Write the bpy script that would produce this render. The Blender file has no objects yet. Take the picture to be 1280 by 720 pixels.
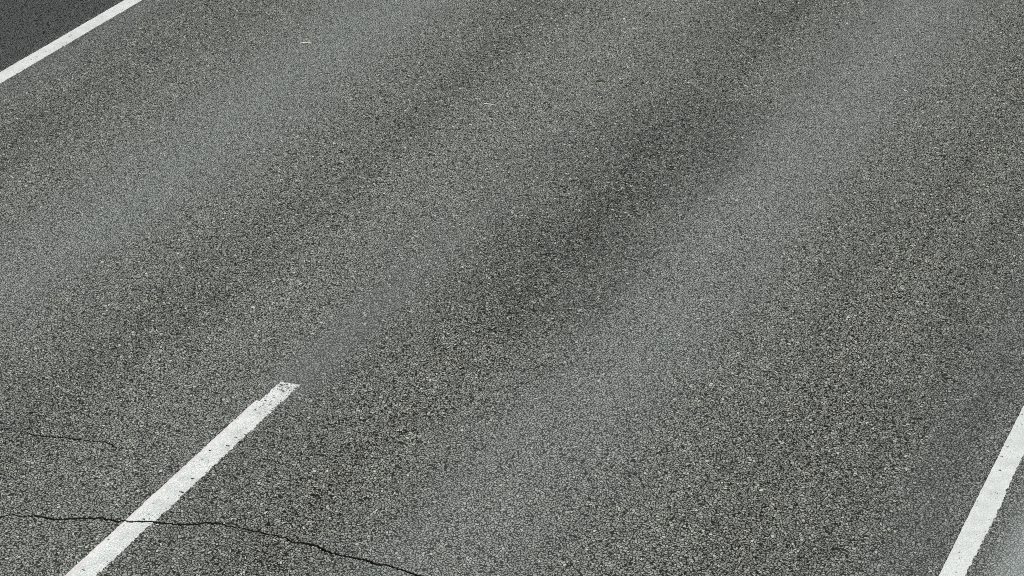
import bpy, math, random
from mathutils import Vector, noise
from mathutils.geometry import delaunay_2d_cdt

scene = bpy.context.scene
col = scene.collection

# ------------------------------------------------------------------ camera
# World: the road runs along +Y, the dashed line is x = 0, units are metres.
# A roadside camera on a mast, 5.7 m up over the right-hand edge.
cam_d = bpy.data.cameras.new("camera")
cam = bpy.data.objects.new("camera", cam_d)
col.objects.link(cam)
PITCH, YAW = 0.555598, 0.477022
cam.location = (4.8039, 0.0, 5.6863)
cam.rotation_euler = (math.pi / 2 - PITCH, 0.0, YAW)
cam_d.sensor_width = 36.0
cam_d.lens = 36.0 * 2400.0 / 1280.0
cam_d.clip_start = 0.1
cam_d.clip_end = 3000.0
scene.camera = cam

# ------------------------------------------------------------------ sky and sun (overcast)
SUN_EL, SUN_AZ = math.radians(48), math.radians(110)      # azimuth from +Y towards +X
world = bpy.data.worlds.new("World")
scene.world = world
world.use_nodes = True
wn, wl = world.node_tree.nodes, world.node_tree.links
wn.clear()
sky = wn.new("ShaderNodeTexSky")
sky.sky_type = 'NISHITA'
sky.sun_disc = False
sky.sun_elevation = SUN_EL
sky.sun_rotation = SUN_AZ
sky.air_density = 1.0
sky.dust_density = 6.0
sky.ozone_density = 1.0
hsv = wn.new("ShaderNodeHueSaturation")
hsv.inputs['Saturation'].default_value = 0.18             # grey cloud cover
bg = wn.new("ShaderNodeBackground")
bg.inputs['Strength'].default_value = 0.12
wo = wn.new("ShaderNodeOutputWorld")
wl.new(sky.outputs[0], hsv.inputs['Color'])
wl.new(hsv.outputs[0], bg.inputs['Color'])
wl.new(bg.outputs[0], wo.inputs['Surface'])

sun_d = bpy.data.lights.new("sun", 'SUN')
sun_d.energy = 1.2
sun_d.angle = math.radians(18)
sun_d.color = (1.0, 0.97, 0.92)
sun = bpy.data.objects.new("sun", sun_d)
col.objects.link(sun)
to_sun = Vector((math.sin(SUN_AZ) * math.cos(SUN_EL), math.cos(SUN_AZ) * math.cos(SUN_EL), math.sin(SUN_EL)))
sun.rotation_euler = to_sun.to_track_quat('Z', 'Y').to_euler()
sun.location = (0, 0, 30)

vs = scene.view_settings
vs.view_transform = 'Standard'
vs.look = 'None'
vs.gamma = 1.0
vs.use_curve_mapping = False
vs.exposure = 0.13
scene.cycles.use_denoising = False
scene.cycles.pixel_filter_type = 'BLACKMAN_HARRIS'
scene.cycles.filter_width = 0.9

# ------------------------------------------------------------------ node helpers
class NT:
    def __init__(self, name):
        self.mat = bpy.data.materials.new(name)
        self.mat.use_nodes = True
        self.n, self.l = self.mat.node_tree.nodes, self.mat.node_tree.links
        self.n.clear()
        self.out = self.n.new("ShaderNodeOutputMaterial")
        self.tc = self.n.new("ShaderNodeTexCoord")
        self.P = self.tc.outputs['Object']

    def put(self, sock, v):
        if isinstance(v, bpy.types.NodeSocket):
            self.l.new(v, sock)
        elif v is not None:
            sock.default_value = v

    def m(self, op, a, b=None, c=None, clamp=False):
        nd = self.n.new("ShaderNodeMath")
        nd.operation, nd.use_clamp = op, clamp
        for i, v in enumerate((a, b, c)):
            self.put(nd.inputs[i], v)
        return nd.outputs[0]

    def vm(self, op, a, b=None, scale=None):
        nd = self.n.new("ShaderNodeVectorMath")
        nd.operation = op
        self.put(nd.inputs[0], a)
        if b is not None: self.put(nd.inputs[1], b)
        if scale is not None: self.put(nd.inputs['Scale'], scale)
        return nd.outputs[0]

    def sep(self, v):
        nd = self.n.new("ShaderNodeSeparateXYZ")
        self.put(nd.inputs[0], v)
        return nd.outputs

    def smooth(self, v, a, b, lo=0.0, hi=1.0):
        nd = self.n.new("ShaderNodeMapRange")
        nd.interpolation_type = 'SMOOTHSTEP'
        self.put(nd.inputs['Value'], v)
        for k, x in (('From Min', a), ('From Max', b), ('To Min', lo), ('To Max', hi)):
            self.put(nd.inputs[k], x)
        return nd.outputs[0]

    def lin(self, v, a, b, lo=0.0, hi=1.0):
        nd = self.n.new("ShaderNodeMapRange")
        self.put(nd.inputs['Value'], v)
        for k, x in (('From Min', a), ('From Max', b), ('To Min', lo), ('To Max', hi)):
            self.put(nd.inputs[k], x)
        return nd.outputs[0]

    def noise(self, vec, scale, detail=2.0, rough=0.5, dims='2D', color=False):
        nd = self.n.new("ShaderNodeTexNoise")
        nd.noise_dimensions = dims
        self.put(nd.inputs['Vector'], vec)
        nd.inputs['Scale'].default_value = scale
        nd.inputs['Detail'].default_value = detail
        nd.inputs['Roughness'].default_value = rough
        return nd.outputs[1 if color else 0]

    def voro(self, vec, scale, feature='F1', rnd=1.0):
        nd = self.n.new("ShaderNodeTexVoronoi")
        nd.voronoi_dimensions, nd.feature = '2D', feature
        self.put(nd.inputs['Vector'], vec)
        nd.inputs['Scale'].default_value = scale
        nd.inputs['Randomness'].default_value = rnd
        return nd.outputs

    def ramp(self, v, stops, interp='LINEAR'):
        nd = self.n.new("ShaderNodeValToRGB")
        cr = nd.color_ramp
        cr.interpolation = interp
        while len(cr.elements) < len(stops):
            cr.elements.new(0.5)
        for e, (p, c) in zip(cr.elements, stops):
            e.position = p
            e.color = (c, c, c, 1) if isinstance(c, (int, float)) else (*c, 1)
        self.put(nd.inputs[0], v)
        return nd.outputs[0]

    def mix(self, f, a, b, mode='MIX'):
        nd = self.n.new("ShaderNodeMix")
        nd.data_type, nd.blend_type = 'RGBA', mode
        self.put(nd.inputs[0], f)
        self.put(nd.inputs[6], a if isinstance(a, bpy.types.NodeSocket) else (*a, 1))
        self.put(nd.inputs[7], b if isinstance(b, bpy.types.NodeSocket) else (*b, 1))
        return nd.outputs[2]

    def finish(self, color, rough, height=None, dist=0.003, strength=1.0, spec=0.4):
        bs = self.n.new("ShaderNodeBsdfPrincipled")
        self.put(bs.inputs['Base Color'], color if isinstance(color, bpy.types.NodeSocket) else (*color, 1))
        self.put(bs.inputs['Roughness'], rough)
        self.put(bs.inputs['Specular IOR Level'], spec)
        if height is not None:
            bp = self.n.new("ShaderNodeBump")
            bp.inputs['Strength'].default_value = strength
            bp.inputs['Distance'].default_value = dist
            self.put(bp.inputs['Height'], height)
            self.l.new(bp.outputs[0], bs.inputs['Normal'])
        self.l.new(bs.outputs[0], self.out.inputs['Surface'])
        return self.mat


def stone_field(t, jitter=True):
    """Shared aggregate pattern of the wearing course: (stone mask, stone random colour, tint, height)."""
    p = t.P
    if jitter:
        wob = t.noise(t.P, 45.0, 0.0, 0.5, color=True)
        p = t.vm('ADD', t.P, t.vm('SCALE', t.vm('SUBTRACT', wob, (0.5, 0.5, 0.5)), scale=0.011))
    big = t.voro(p, 69.0)
    bige = t.voro(p, 69.0, 'DISTANCE_TO_EDGE')[0]
    fin = t.voro(p, 112.0)
    bc, fc = t.sep(big[1]), t.sep(fin[1])
    is_big = t.m('GREATER_THAN', bc[2], 0.42)
    not_big = t.m('SUBTRACT', 1.0, is_big)
    mb = t.m('MULTIPLY', t.smooth(bige, 0.05, 0.19), is_big)
    mf = t.m('MULTIPLY', t.smooth(fin[0], 0.34, 0.58, 1.0, 0.0), t.m('GREATER_THAN', fc[2], 0.22))
    mf = t.m('MULTIPLY', mf, not_big)
    mask = t.m('MAXIMUM', mb, mf)
    rnd = t.m('ADD', t.m('MULTIPLY', bc[0], is_big), t.m('MULTIPLY', fc[0], not_big))
    tint = t.m('ADD', t.m('MULTIPLY', bc[1], is_big), t.m('MULTIPLY', fc[1], not_big))
    height = t.m('MAXIMUM', t.m('MULTIPLY', mb, t.lin(bc[1], 0, 1, 0.6, 1.0)), t.m('MULTIPLY', mf, 0.45))
    return mask, rnd, tint, height


def asphalt_material():
    t = NT("worn_asphalt")
    mask, rnd, tint, height = stone_field(t)
    xyz = t.sep(t.P)
    # lateral coordinate, wandering a little along the road
    stretched = t.vm('MULTIPLY', t.P, (1.0, 0.35, 1.0))
    wander = t.m('SUBTRACT', t.noise(stretched, 0.9, 2.0, 0.55), 0.5)
    hold = t.smooth(t.m('ABSOLUTE', t.m('ADD', xyz[0], 0.12)), 2.6, 3.4, 0.24, 0.06)   # wheels wander, the edges do not
    x = t.m('ADD', xyz[0], t.m('MULTIPLY', wander, hold))
    u = t.lin(x, -5.0, 5.0)
    s = lambda xx: (xx + 5.0) / 10.0
    # dusty, polished wheel tracks; higher = more grey film over stones and binder alike
    film = t.ramp(u, [(0.0, 0.60), (s(-3.85), 0.60), (s(-3.62), 0.62), (s(-3.25), 0.15), (s(-2.55), 0.30), (s(-2.25), 0.66), (s(-1.9), 0.78),
                      (s(-1.4), 0.30), (s(-0.95), 0.10), (s(-0.30), 0.30), (s(0.10), 0.28), (s(0.65), 0.0), (s(1.0), 0.32), (s(1.25), 0.66), (s(1.6), 0.66),
                      (s(2.0), 0.25), (s(2.5), 0.02), (s(2.95), 0.12), (s(3.25), 0.50), (s(3.60), 0.60), (s(3.78), 1.0), (s(4.2), 1.0)], 'EASE')
    # binder-rich / rubbered strips between the tracks
    dark = t.ramp(u, [(0.0, 1.0), (s(-3.85), 1.0), (s(-3.62), 0.45), (s(-3.0), 0.42), (s(-2.5), 0.15), (s(-2.0), 0.0),
                      (s(-1.5), 0.12), (s(-1.0), 0.42), (s(-0.45), 0.10), (s(-0.1), 0.14), (s(0.2), 0.30), (s(0.65), 0.38), (s(1.05), 0.25), (s(1.45), 0.0),
                      (s(1.9), 0.18), (s(2.5), 0.45), (s(3.0), 0.48), (s(3.3), 0.46), (s(3.60), 0.35), (s(3.78), 0.0)], 'EASE')
    blot = t.noise(t.vm('MULTIPLY', t.P, (1.0, 0.10, 1.0)), 4.2, 2.0, 0.6)
    blot2 = t.noise(t.vm('ADD', t.vm('MULTIPLY', t.P, (1.0, 0.12, 1.0)), (11.3, 4.1, 0)), 3.4, 3.0, 0.6)
    film = t.m('MULTIPLY', film, t.lin(blot, 0.3, 0.7, 0.82, 1.22), clamp=True)
    dark = t.m('MULTIPLY', dark, t.lin(blot2, 0.3, 0.7, 0.6, 1.4), clamp=True)
    # oil-dark patches dropped between the tracks of the near lane
    for cx, cy, rx, ry, a in ((0.68, 10.1, 0.42, 0.75, 0.44), (0.70, 8.45, 0.36, 0.65, 0.36), (0.50, 12.4, 0.36, 1.0, 0.20)):
        dx = t.m('DIVIDE', t.m('SUBTRACT', x, cx), rx)
        dy = t.m('DIVIDE', t.m('SUBTRACT', xyz[1], cy), ry)
        d2 = t.m('ADD', t.m('MULTIPLY', dx, dx), t.m('MULTIPLY', dy, dy))
        dark = t.m('ADD', dark, t.smooth(d2, 0.0, 2.6, a, 0.0), clamp=True)
    # stone and binder colours; the near-black binder also carries shade in the gaps
    stone = t.ramp(rnd, [(0.0, 0.15), (0.30, 0.265), (0.60, 0.335), (0.88, 0.42), (0.96, 0.53), (1.0, 0.70)])
    stone = t.mix(1.0, stone, t.ramp(tint, [(0.0, (0.98, 0.985, 0.83)), (0.35, (0.93, 0.97, 0.865)), (0.8, (0.90, 0.97, 0.89)), (1.0, (0.98, 0.955, 0.87))]), 'MULTIPLY')
    binder = t.mix(rnd, (0.008, 0.009, 0.007), (0.030, 0.031, 0.026))
    # rubber and oil tint the stones and close the smallest ones over
    stone = t.mix(t.m('MULTIPLY', dark, t.lin(rnd, 0, 1, 0.85, 0.35)), stone, (0.042, 0.048, 0.047))
    c = t.mix(mask, binder, stone)
    filmc = t.mix(mask, (0.096, 0.113, 0.106), (0.285, 0.315, 0.299))
    filmc = t.mix(t.m('MULTIPLY', dark, 0.80), filmc, (0.042, 0.050, 0.049))
    c = t.mix(t.m('MULTIPLY', film, 0.72), c, filmc)
    # a trace of worn-off paint beyond the end of the dash
    px = t.m('ABSOLUTE', t.m('SUBTRACT', xyz[0], 0.02))
    tr = t.m('MULTIPLY', t.smooth(px, 0.03, 0.22, 1.0, 0.0), t.m('MULTIPLY', t.smooth(xyz[1], 6.5, 6.8), t.smooth(xyz[1], 6.9, 10.0, 1.0, 0.0)))
    c = t.mix(t.m('MULTIPLY', tr, 0.35), c, (0.16, 0.175, 0.172))
    # the far shoulder: an older, fine, bitumen-rich surface
    old = t.smooth(xyz[0], -3.90, -3.76, 0.76, 0.0)
    c = t.mix(old, c, t.mix(mask, (0.010, 0.013, 0.012), (0.092, 0.104, 0.099)))
    # fine pale silt swept on to the near shoulder
    silt = t.m('MULTIPLY', t.smooth(t.m('ADD', xyz[0], t.m('MULTIPLY', wander, 0.12)), 3.56, 3.77), 0.85)
    c = t.mix(silt, c, t.mix(mask, (0.24, 0.27, 0.268), (0.37, 0.405, 0.40)))
    return t.finish(c, 0.6, height, 0.0045, 0.9, t.lin(mask, 0, 1, 0.03, 0.28))  # sheen cut between stones, standing in for shade in the pits


def paint_material(name, base, aged, bump, grain=0.16):
    t = NT(name)
    mask, rnd, tint, height = stone_field(t)
    blot = t.noise(t.P, 9.0, 4.0, 0.6)
    fine = t.noise(t.vm('MULTIPLY', t.P, (1.0, 2.2, 1.0)), 120.0, 3.0, 0.6)
    c = t.mix(t.smooth(blot, 0.35, 0.7), base, aged)
    c = t.mix(t.smooth(fine, 0.62, 0.76, 0.0, 3.5 * grain), c, (0.42, 0.43, 0.41))
    c = t.mix(t.m('MULTIPLY', t.m('SUBTRACT', 1.0, mask), grain), c, (0.25, 0.25, 0.24))
    return t.finish(c, 0.55, t.m('ADD', t.m('MULTIPLY', height, 0.7), fine), bump, 0.7, 0.4)


def plain_material(name, a, b, scale, rough=0.85, bump=0.01):
    t = NT(name)
    n = t.noise(t.P, scale, 4.0, 0.6, '3D')
    return t.finish(t.mix(t.smooth(n, 0.3, 0.7), a, b), rough, n, bump, 0.8, 0.3)


MAT_ROAD = asphalt_material()
MAT_PAINT = paint_material("white_road_paint", (0.78, 0.825, 0.80), (0.67, 0.71, 0.685), 0.0026, 0.26)
MAT_PAINT_EDGE = paint_material("white_edge_paint", (0.70, 0.745, 0.72), (0.61, 0.65, 0.63), 0.0014, 0.14)
MAT_PAINT_OLD = paint_material("old_thick_road_paint", (0.77, 0.775, 0.76), (0.68, 0.67, 0.65), 0.0012)
MAT_CRACK = plain_material("crack_dirt", (0.006, 0.006, 0.005), (0.02, 0.019, 0.017), 180.0)
MAT_GRAVEL = plain_material("verge_gravel", (0.10, 0.095, 0.085), (0.30, 0.285, 0.26), 60.0, bump=0.02)
MAT_GRASS = plain_material("verge_grass", (0.035, 0.060, 0.015), (0.10, 0.12, 0.035), 3.0, bump=0.06)
MAT_STRAW = plain_material("pale_straw", (0.58, 0.56, 0.48), (0.70, 0.68, 0.60), 200.0, 0.6, 0.0005)
MAT_LEAF = plain_material("dead_leaf_brown", (0.012, 0.009, 0.005), (0.10, 0.08, 0.045), 90.0, 0.7, 0.001)
MAT_LEAF2 = plain_material("dead_leaf_dark", (0.03, 0.028, 0.022), (0.07, 0.065, 0.05), 90.0, 0.7, 0.001)
MAT_GAP_STALK = plain_material("gap_and_stalk", (0.012, 0.010, 0.008), (0.035, 0.03, 0.024), 150.0, 0.8, 0.0005)  # dark tone for the leaf stalks and the gap sliver


def mesh_obj(name, verts, faces, mat, parent=None):
    me = bpy.data.meshes.new(name)
    me.from_pydata([tuple(v) for v in verts], [], faces)
    me.validate()
    me.materials.append(mat)
    me.update()
    o = bpy.data.objects.new(name, me)
    col.objects.link(o)
    o.parent = parent
    return o


def tag(o, label, cat, group=None):
    o["label"], o["category"] = label, cat
    if group:
        o["group"] = group
    return o


# ------------------------------------------------------------------ cracks: outlines in the road plane
def resample(pts, step):
    out = [Vector(pts[0])]
    for a, b in zip(pts, pts[1:]):
        a, b = Vector(a), Vector(b)
        k = max(1, int((b - a).length / step))
        out += [a.lerp(b, i / k) for i in range(1, k + 1)]
    return out


def crack_outline(pts, w, seed, jag=0.004, taper=(True, True)):
    p = resample(pts, 0.009)
    rnd = random.Random(seed)
    n = len(p)
    L, R = [], []
    q = [v + Vector((rnd.uniform(-1, 1), rnd.uniform(-1, 1))) * jag * 0.8 for v in p]
    for i in range(n):
        d = (p[min(n - 1, i + 2)] - p[max(0, i - 2)]).normalized()
        nr = Vector((-d.y, d.x))
        k = 0.68 + 0.85 * max(0.0, 0.5 + 1.1 * noise.noise(Vector((i * 0.045, seed * 3.1, 0.0)))) * rnd.uniform(0.75, 1.25)
        if taper[0]: k *= min(1.0, 0.12 + i / 25.0)
        if taper[1]: k *= min(1.0, 0.12 + (n - 1 - i) / 25.0)
        h = w * 0.5 * k
        L.append(q[i] + nr * h)
        R.append(q[i] - nr * h)
    return L, R


MAIN = [(-1.6, 4.93), (-1.3, 5.05), (-1.05, 5.07), (-0.831, 5.138), (-0.665, 5.17), (-0.605, 5.213), (-0.577, 5.246), (-0.523, 5.261), (-0.469, 5.296), (-0.41, 5.303), (-0.334, 5.333), (-0.273, 5.373), (-0.171, 5.427), (-0.097, 5.441), (-0.048, 5.461), (-0.014, 5.478), (0.043, 5.51), (0.105, 5.528), (0.183, 5.554), (0.234, 5.585), (0.292, 5.625), (0.352, 5.652), (0.379, 5.646), (0.433, 5.665), (0.508, 5.671), (0.568, 5.681), (0.615, 5.693), (0.648, 5.694), (0.677, 5.701), (0.708, 5.687), (0.791, 5.711), (0.832, 5.716), (0.892, 5.706), (0.944, 5.709), (1.024, 5.719), (1.1, 5.734), (1.143, 5.733), (1.216, 5.752), (1.281, 5.749), (1.332, 5.752), (1.427, 5.748), (1.574, 5.781), (1.807, 5.798)]
SECOND = [(-1.205, 5.742), (-1.066, 5.76), (-0.98, 5.789), (-0.926, 5.806), (-0.879, 5.798), (-0.822, 5.823), (-0.76, 5.843), (-0.717, 5.862), (-0.658, 5.874), (-0.589, 5.896), (-0.525, 5.925), (-0.494, 5.911), (-0.449, 5.902)]
THIRD = [(-0.819, 5.781), (-0.775, 5.789), (-0.734, 5.787), (-0.695, 5.782)]
FOURTH = [(-0.455, 5.38), (-0.439, 5.395), (-0.402, 5.421), (-0.398, 5.451), (-0.389, 5.476)]
CRACKS = [crack_outline(MAIN, 0.0105, 1, 0.0065), crack_outline(SECOND, 0.0078, 2, 0.006, (False, False)), crack_outline(THIRD, 0.005, 3), crack_outline(FOURTH, 0.005, 4)]


def crack_quads(c):
    L, R = c
    return [[L[i], L[i + 1], R[i + 1], R[i]] for i in range(len(L) - 1)]


def cdt_sheet(outline, holes):
    """Triangulate outline minus holes -> 2D verts, triangles."""
    verts, faces = [], []
    for poly in [outline] + holes:
        ar = sum(a[0] * b[1] - b[0] * a[1] for a, b in zip(poly, list(poly[1:]) + [poly[0]]))
        if ar < 0: poly = list(poly)[::-1]
        faces.append(list(range(len(verts), len(verts) + len(poly))))
        verts += [Vector((v[0], v[1])) for v in poly]
    ov, oe, of, _, _, off = delaunay_2d_cdt(verts, [], faces, 0, 1e-6)
    tris = [f for f, o in zip(of, off) if list(o) == [0]]
    return ov, tris


# ------------------------------------------------------------------ ground, shoulders, road
terrain = mesh_obj("terrain", [(-900, -900, -0.45), (900, -900, -0.45), (900, 900, -0.45), (-900, 900, -0.45)], [(0, 1, 2, 3)], MAT_GRASS)
terrain["kind"] = "structure"
XL, XR, Y0, Y1 = -5.35, 5.05, -300.0, 600.0
for x0, x1 in ((XL, XL - 1.6), (XR, XR + 1.6)):
    a = [(x0, Y0, 0), (x0, Y1, 0), ((x0 + x1) / 2, Y1, -0.04), ((x0 + x1) / 2, Y0, -0.04), (x1, Y1, -0.5), (x1, Y0, -0.5)]
    f = [(0, 1, 2, 3), (3, 2, 4, 5)]
    if x1 < x0: f = [tuple(reversed(q)) for q in f]
    sh = mesh_obj("gravel_verge", a, [tuple(reversed(q)) for q in f], MAT_GRAVEL)
    sh["kind"] = "structure"

holes = []
for c in CRACKS:
    holes.append(c[0] + c[1][::-1])
rect = [(XL, Y0), (XR, Y0), (XR, Y1), (XL, Y1)]
rv, rt = cdt_sheet(rect, sum((crack_quads(c) for c in CRACKS), []))
road = mesh_obj("road", [(v.x, v.y, 0.0) for v in rv], rt, MAT_ROAD)
road["kind"] = "structure"

for c in CRACKS:                                           # each crack is an open groove in the road
    L, R = c
    n = len(L)
    D = -0.035
    v = [(p.x, p.y, 0.0) for p in L] + [(p.x, p.y, D) for p in L] + [(p.x, p.y, D) for p in R] + [(p.x, p.y, 0.0) for p in R]
    f = []
    for i in range(n - 1):
        for k in range(3):
            a, b = k * n + i, (k + 1) * n + i
            f.append((a, a + 1, b + 1, b))
    mesh_obj("crack", v, f, MAT_CRACK, road)


# ------------------------------------------------------------------ painted lines: thin raised coats with ragged edges and chips
def blob(rnd, x, y, rx, ry, k=7):
    a0 = rnd.uniform(0, 6.28)
    return [Vector((x + rx * rnd.uniform(0.6, 1.2) * math.cos(a0 + 6.2832 * i / k), y + ry * rnd.uniform(0.6, 1.2) * math.sin(a0 + 6.2832 * i / k))) for i in range(k)]


def ragged(x, y0, y1, amp, seed, step=0.011):
    """One long edge of a painted line, from y0 to y1."""
    rnd = random.Random(seed)
    n = int((y1 - y0) / step)
    out = []
    for i in range(n + 1):
        y = y0 + (y1 - y0) * i / n
        o = noise.noise(Vector((y * 2.2, seed * 5.3, 0))) * amp * 0.9 + noise.noise(Vector((y * 28, seed * 2.3, 4))) * amp * 0.8 + rnd.uniform(-1, 1) * amp * 0.55
        out.append(Vector((x + o, y)))
    return out


def coat(name, outline, holes, z, mat, parent=None):
    v2, tris = cdt_sheet(outline, holes)
    n = len(v2)
    verts = [(v.x, v.y, z) for v in v2] + [(v.x, v.y, 0.0005) for v in v2]
    cnt = {}
    for t in tris:
        for i in range(len(t)):
            cnt[(t[i], t[(i + 1) % len(t)])] = 1
    faces = [tuple(t) for t in tris]
    for a, b in cnt:
        if (b, a) not in cnt:
            faces.append((b, a, a + n, b + n))
    return mesh_obj(name, verts, faces, mat, parent)


def chips(rnd, n, x0, x1, y0, y1, bias=0.0, size=(0.002, 0.007), stretch=(0.8, 1.6)):
    out = []
    for _ in range(n):
        t = rnd.random() ** (1.0 / (1.0 + bias))
        r = size[0] + (size[1] - size[0]) * rnd.random() ** 3
        out.append(blob(rnd, x0 + (x1 - x0) * t, rnd.uniform(y0, y1), r * rnd.uniform(*stretch), r * rnd.uniform(0.8, 1.3)))
    return out


def edge_line(xc, w, amp_l, amp_r, seed, y_in, nchip, label):
    rnd = random.Random(seed)
    ya, yb = y_in
    left = [Vector((xc - w / 2, -120.0))] + ragged(xc - w / 2, ya, yb, amp_l, seed) + [Vector((xc - w / 2, 400.0))]
    right = [Vector((xc + w / 2, -120.0))] + ragged(xc + w / 2, ya, yb, amp_r, seed + 7) + [Vector((xc + w / 2, 400.0))]
    hl = chips(rnd, nchip, xc - w / 2, xc + w / 2, ya, yb, 0.3)
    hl += chips(rnd, nchip // 18, xc - w * 0.42, xc + w * 0.45, ya, yb, 0.3, (0.006, 0.011), (1.0, 1.8))
    o = coat("edge_line", left[::-1] + right, hl, 0.004, MAT_PAINT_EDGE)
    return tag(o, label, "road marking", "white edge lines of the road")


edge_line(-3.745, 0.113, 0.003, 0.003, 21, (7.5, 12.5), 260, "solid white edge line crossing the top left corner beside the dark shoulder")
edge_line(3.500, 0.108, 0.0022, 0.007, 22, (5.5, 9.5), 230, "solid white edge line at the bottom right beside the dusty grey shoulder")

# the dash: an older thick coat, re-sprayed slightly off line with a thinner grainy coat
dash = bpy.data.objects.new("lane_dash", None)
col.objects.link(dash)
tag(dash, "worn white lane dash at the lower left, cut across by a crack", "road marking")
cq = sum((crack_quads(c) for c in CRACKS[:1]), [])
rnd = random.Random(5)
DY0, DY1 = 3.75, 6.76
lo = ragged(-0.064, DY0, DY1 - 0.20, 0.0035, 31)
hi = ragged(-0.036, DY0, DY1 - 0.20, 0.006, 32)
coat("old_coat", lo[::-1] + hi, cq + chips(rnd, 60, -0.064, -0.03, DY0, DY1 - 0.2), 0.0042, MAT_PAINT_OLD, dash)
lo = ragged(-0.044, DY0, DY1, 0.007, 33)
hi = ragged(0.060, DY0, DY1 + 0.02, 0.009, 34)
hl = chips(rnd, 520, -0.04, 0.062, DY0, DY1, 0.5, (0.0015, 0.004))
hl += chips(rnd, 14, -0.03, 0.05, DY0, DY1, 0.3, (0.006, 0.010), (1.2, 2.2))
hl += chips(rnd, 200, 0.045, 0.072, DY0, DY1, 0.0, (0.002, 0.006))
hl += chips(rnd, 260, -0.06, 0.07, DY1 - 0.30, DY1 + 0.03, 0.0, (0.002, 0.006))
hl += chips(rnd, 90, -0.06, 0.07, DY1 - 0.07, DY1 + 0.03, 0.0, (0.003, 0.007))
hl += [blob(rnd, rnd.uniform(-0.05, 0.06), 0, rnd.uniform(0.003, 0.009), rnd.uniform(0.003, 0.006)) for _ in range(16)]
for b in hl[-16:]:                                         # paint crumbled away along the crack
    cx = sum(p.x for p in b) / len(b)
    cy = 5.482 + 0.56 * cx + rnd.uniform(-0.008, 0.008)
    for p in b: p.y += cy
coat("top_coat", lo[::-1] + hi, cq + hl, 0.0035, MAT_PAINT, dash)


# ------------------------------------------------------------------ litter lying on the road, and a dark gap built as a sliver
def tube(name, pts, radii, mat, parent=None, k=6):
    v, f = [], []
    for i, p in enumerate(pts):
        p = Vector(p)
        d = (Vector(pts[min(i + 1, len(pts) - 1)]) - Vector(pts[max(i - 1, 0)])).normalized()
        a = d.cross(Vector((0, 0, 1))).normalized()
        b = a.cross(d)
        for j in range(k):
            t = 6.2832 * j / k
            v.append(p + (a * math.cos(t) + b * math.sin(t)) * radii[i])
    for i in range(len(pts) - 1):
        for j in range(k):
            f.append((i * k + j, i * k + (j + 1) % k, (i + 1) * k + (j + 1) % k, (i + 1) * k + j))
    f += [tuple(range(k))[::-1], tuple(range((len(pts) - 1) * k, len(pts) * k))]
    return mesh_obj(name, v, f, mat, parent)


def at(o, x, y, rz):
    o.location = (x, y, 0.0)
    o.rotation_euler = (0, 0, rz)
    return o


def straw(x, y, rz, length, label):
    n = 9
    pts = [(length * (i / (n - 1) - 0.5), 0.003 * math.sin(i * 0.5), 0.0034 + 0.0006 * math.sin(i * 0.8) ** 2) for i in range(n)]
    o = tube("straw", pts, [0.0030] * n, MAT_STRAW)
    return tag(at(o, x, y, rz), label, "straw", "pale straws on the asphalt")


straw(-0.591, 10.116, YAW - 0.30, 0.078, "short pale straw on the asphalt between the dark and light wheel strips, upper middle")
straw(-2.203, 10.381, YAW + 0.22, 0.075, "short pale straw lying in the light wheel track, upper left")


def leaf(x, y, rz, ln, wd, curl, mat, label):
    root = bpy.data.objects.new("dead_leaf", None)
    col.objects.link(root)
    at(root, x, y, rz)
    n, m = 9, 5
    v, f = [], []
    for side in (0, 1):
        for i in range(n):
            s = i / (n - 1)
            hw = wd * 0.5 * math.sin(math.pi * min(1, s * 0.96 + 0.04)) ** 0.7 * (1 + 0.15 * math.sin(i * 2.7))
            for j in range(m):
                w = (j / (m - 1) - 0.5) * 2
                z = 0.003 + curl * abs(w) ** 1.6 + curl * 0.7 * (2 * s - 1) ** 2 - side * 0.0009
                v.append((ln * (s - 0.5), hw * w + 0.12 * ln * math.sin(s * 3.0), z))
    N = n * m
    for i in range(n - 1):
        for j in range(m - 1):
            a = i * m + j
            f.append((a, a + m, a + m + 1, a + 1))
            f.append((N + a, N + a + 1, N + a + m + 1, N + a + m))
    ring = [i * m for i in range(n)] + [(n - 1) * m + j for j in range(1, m)] + [i * m + m - 1 for i in range(n - 2, -1, -1)] + list(range(m - 2, 0, -1))
    for a, b in zip(ring, ring[1:] + ring[:1]):
        f.append((a, b, N + b, N + a))
    mesh_obj("blade", v, f, mat, root)
    sp = [(ln * (0.5 + 0.09 * i), 0.12 * ln * math.sin(3.0) + 0.002 * i, 0.004 + curl * 0.7 * max(0, 1 - i * 0.4)) for i in range(4)]
    tube("stalk", sp, [0.0016, 0.0014, 0.0012, 0.001], MAT_GAP_STALK, root)
    return tag(root, label, "leaf")


leaf(-0.091, 10.77, YAW + 0.1, 0.040, 0.022, 0.006, MAT_LEAF, "small curled brown dead leaf on the road, top middle")
leaf(1.263, 12.544, YAW + 0.95, 0.046, 0.014, 0.004, MAT_LEAF2, "slim dark dead leaf at the top edge of the right light wheel track")
sliver = tube("gap_sliver", [(-0.034, 0, 0.004), (-0.015, 0.003, 0.006), (0.006, 0.0, 0.005), (0.022, 0.003, 0.006), (0.036, 0.001, 0.004)], [0.0018, 0.0026, 0.003, 0.0025, 0.0018], MAT_GAP_STALK)  # only a dark gap in the surface, added here as a small stick
tag(at(sliver, 0.62, 8.558, YAW), "tiny dark gap in the dark oil-stained strip, built as a raised sliver, middle of the road", "gap_sliver")
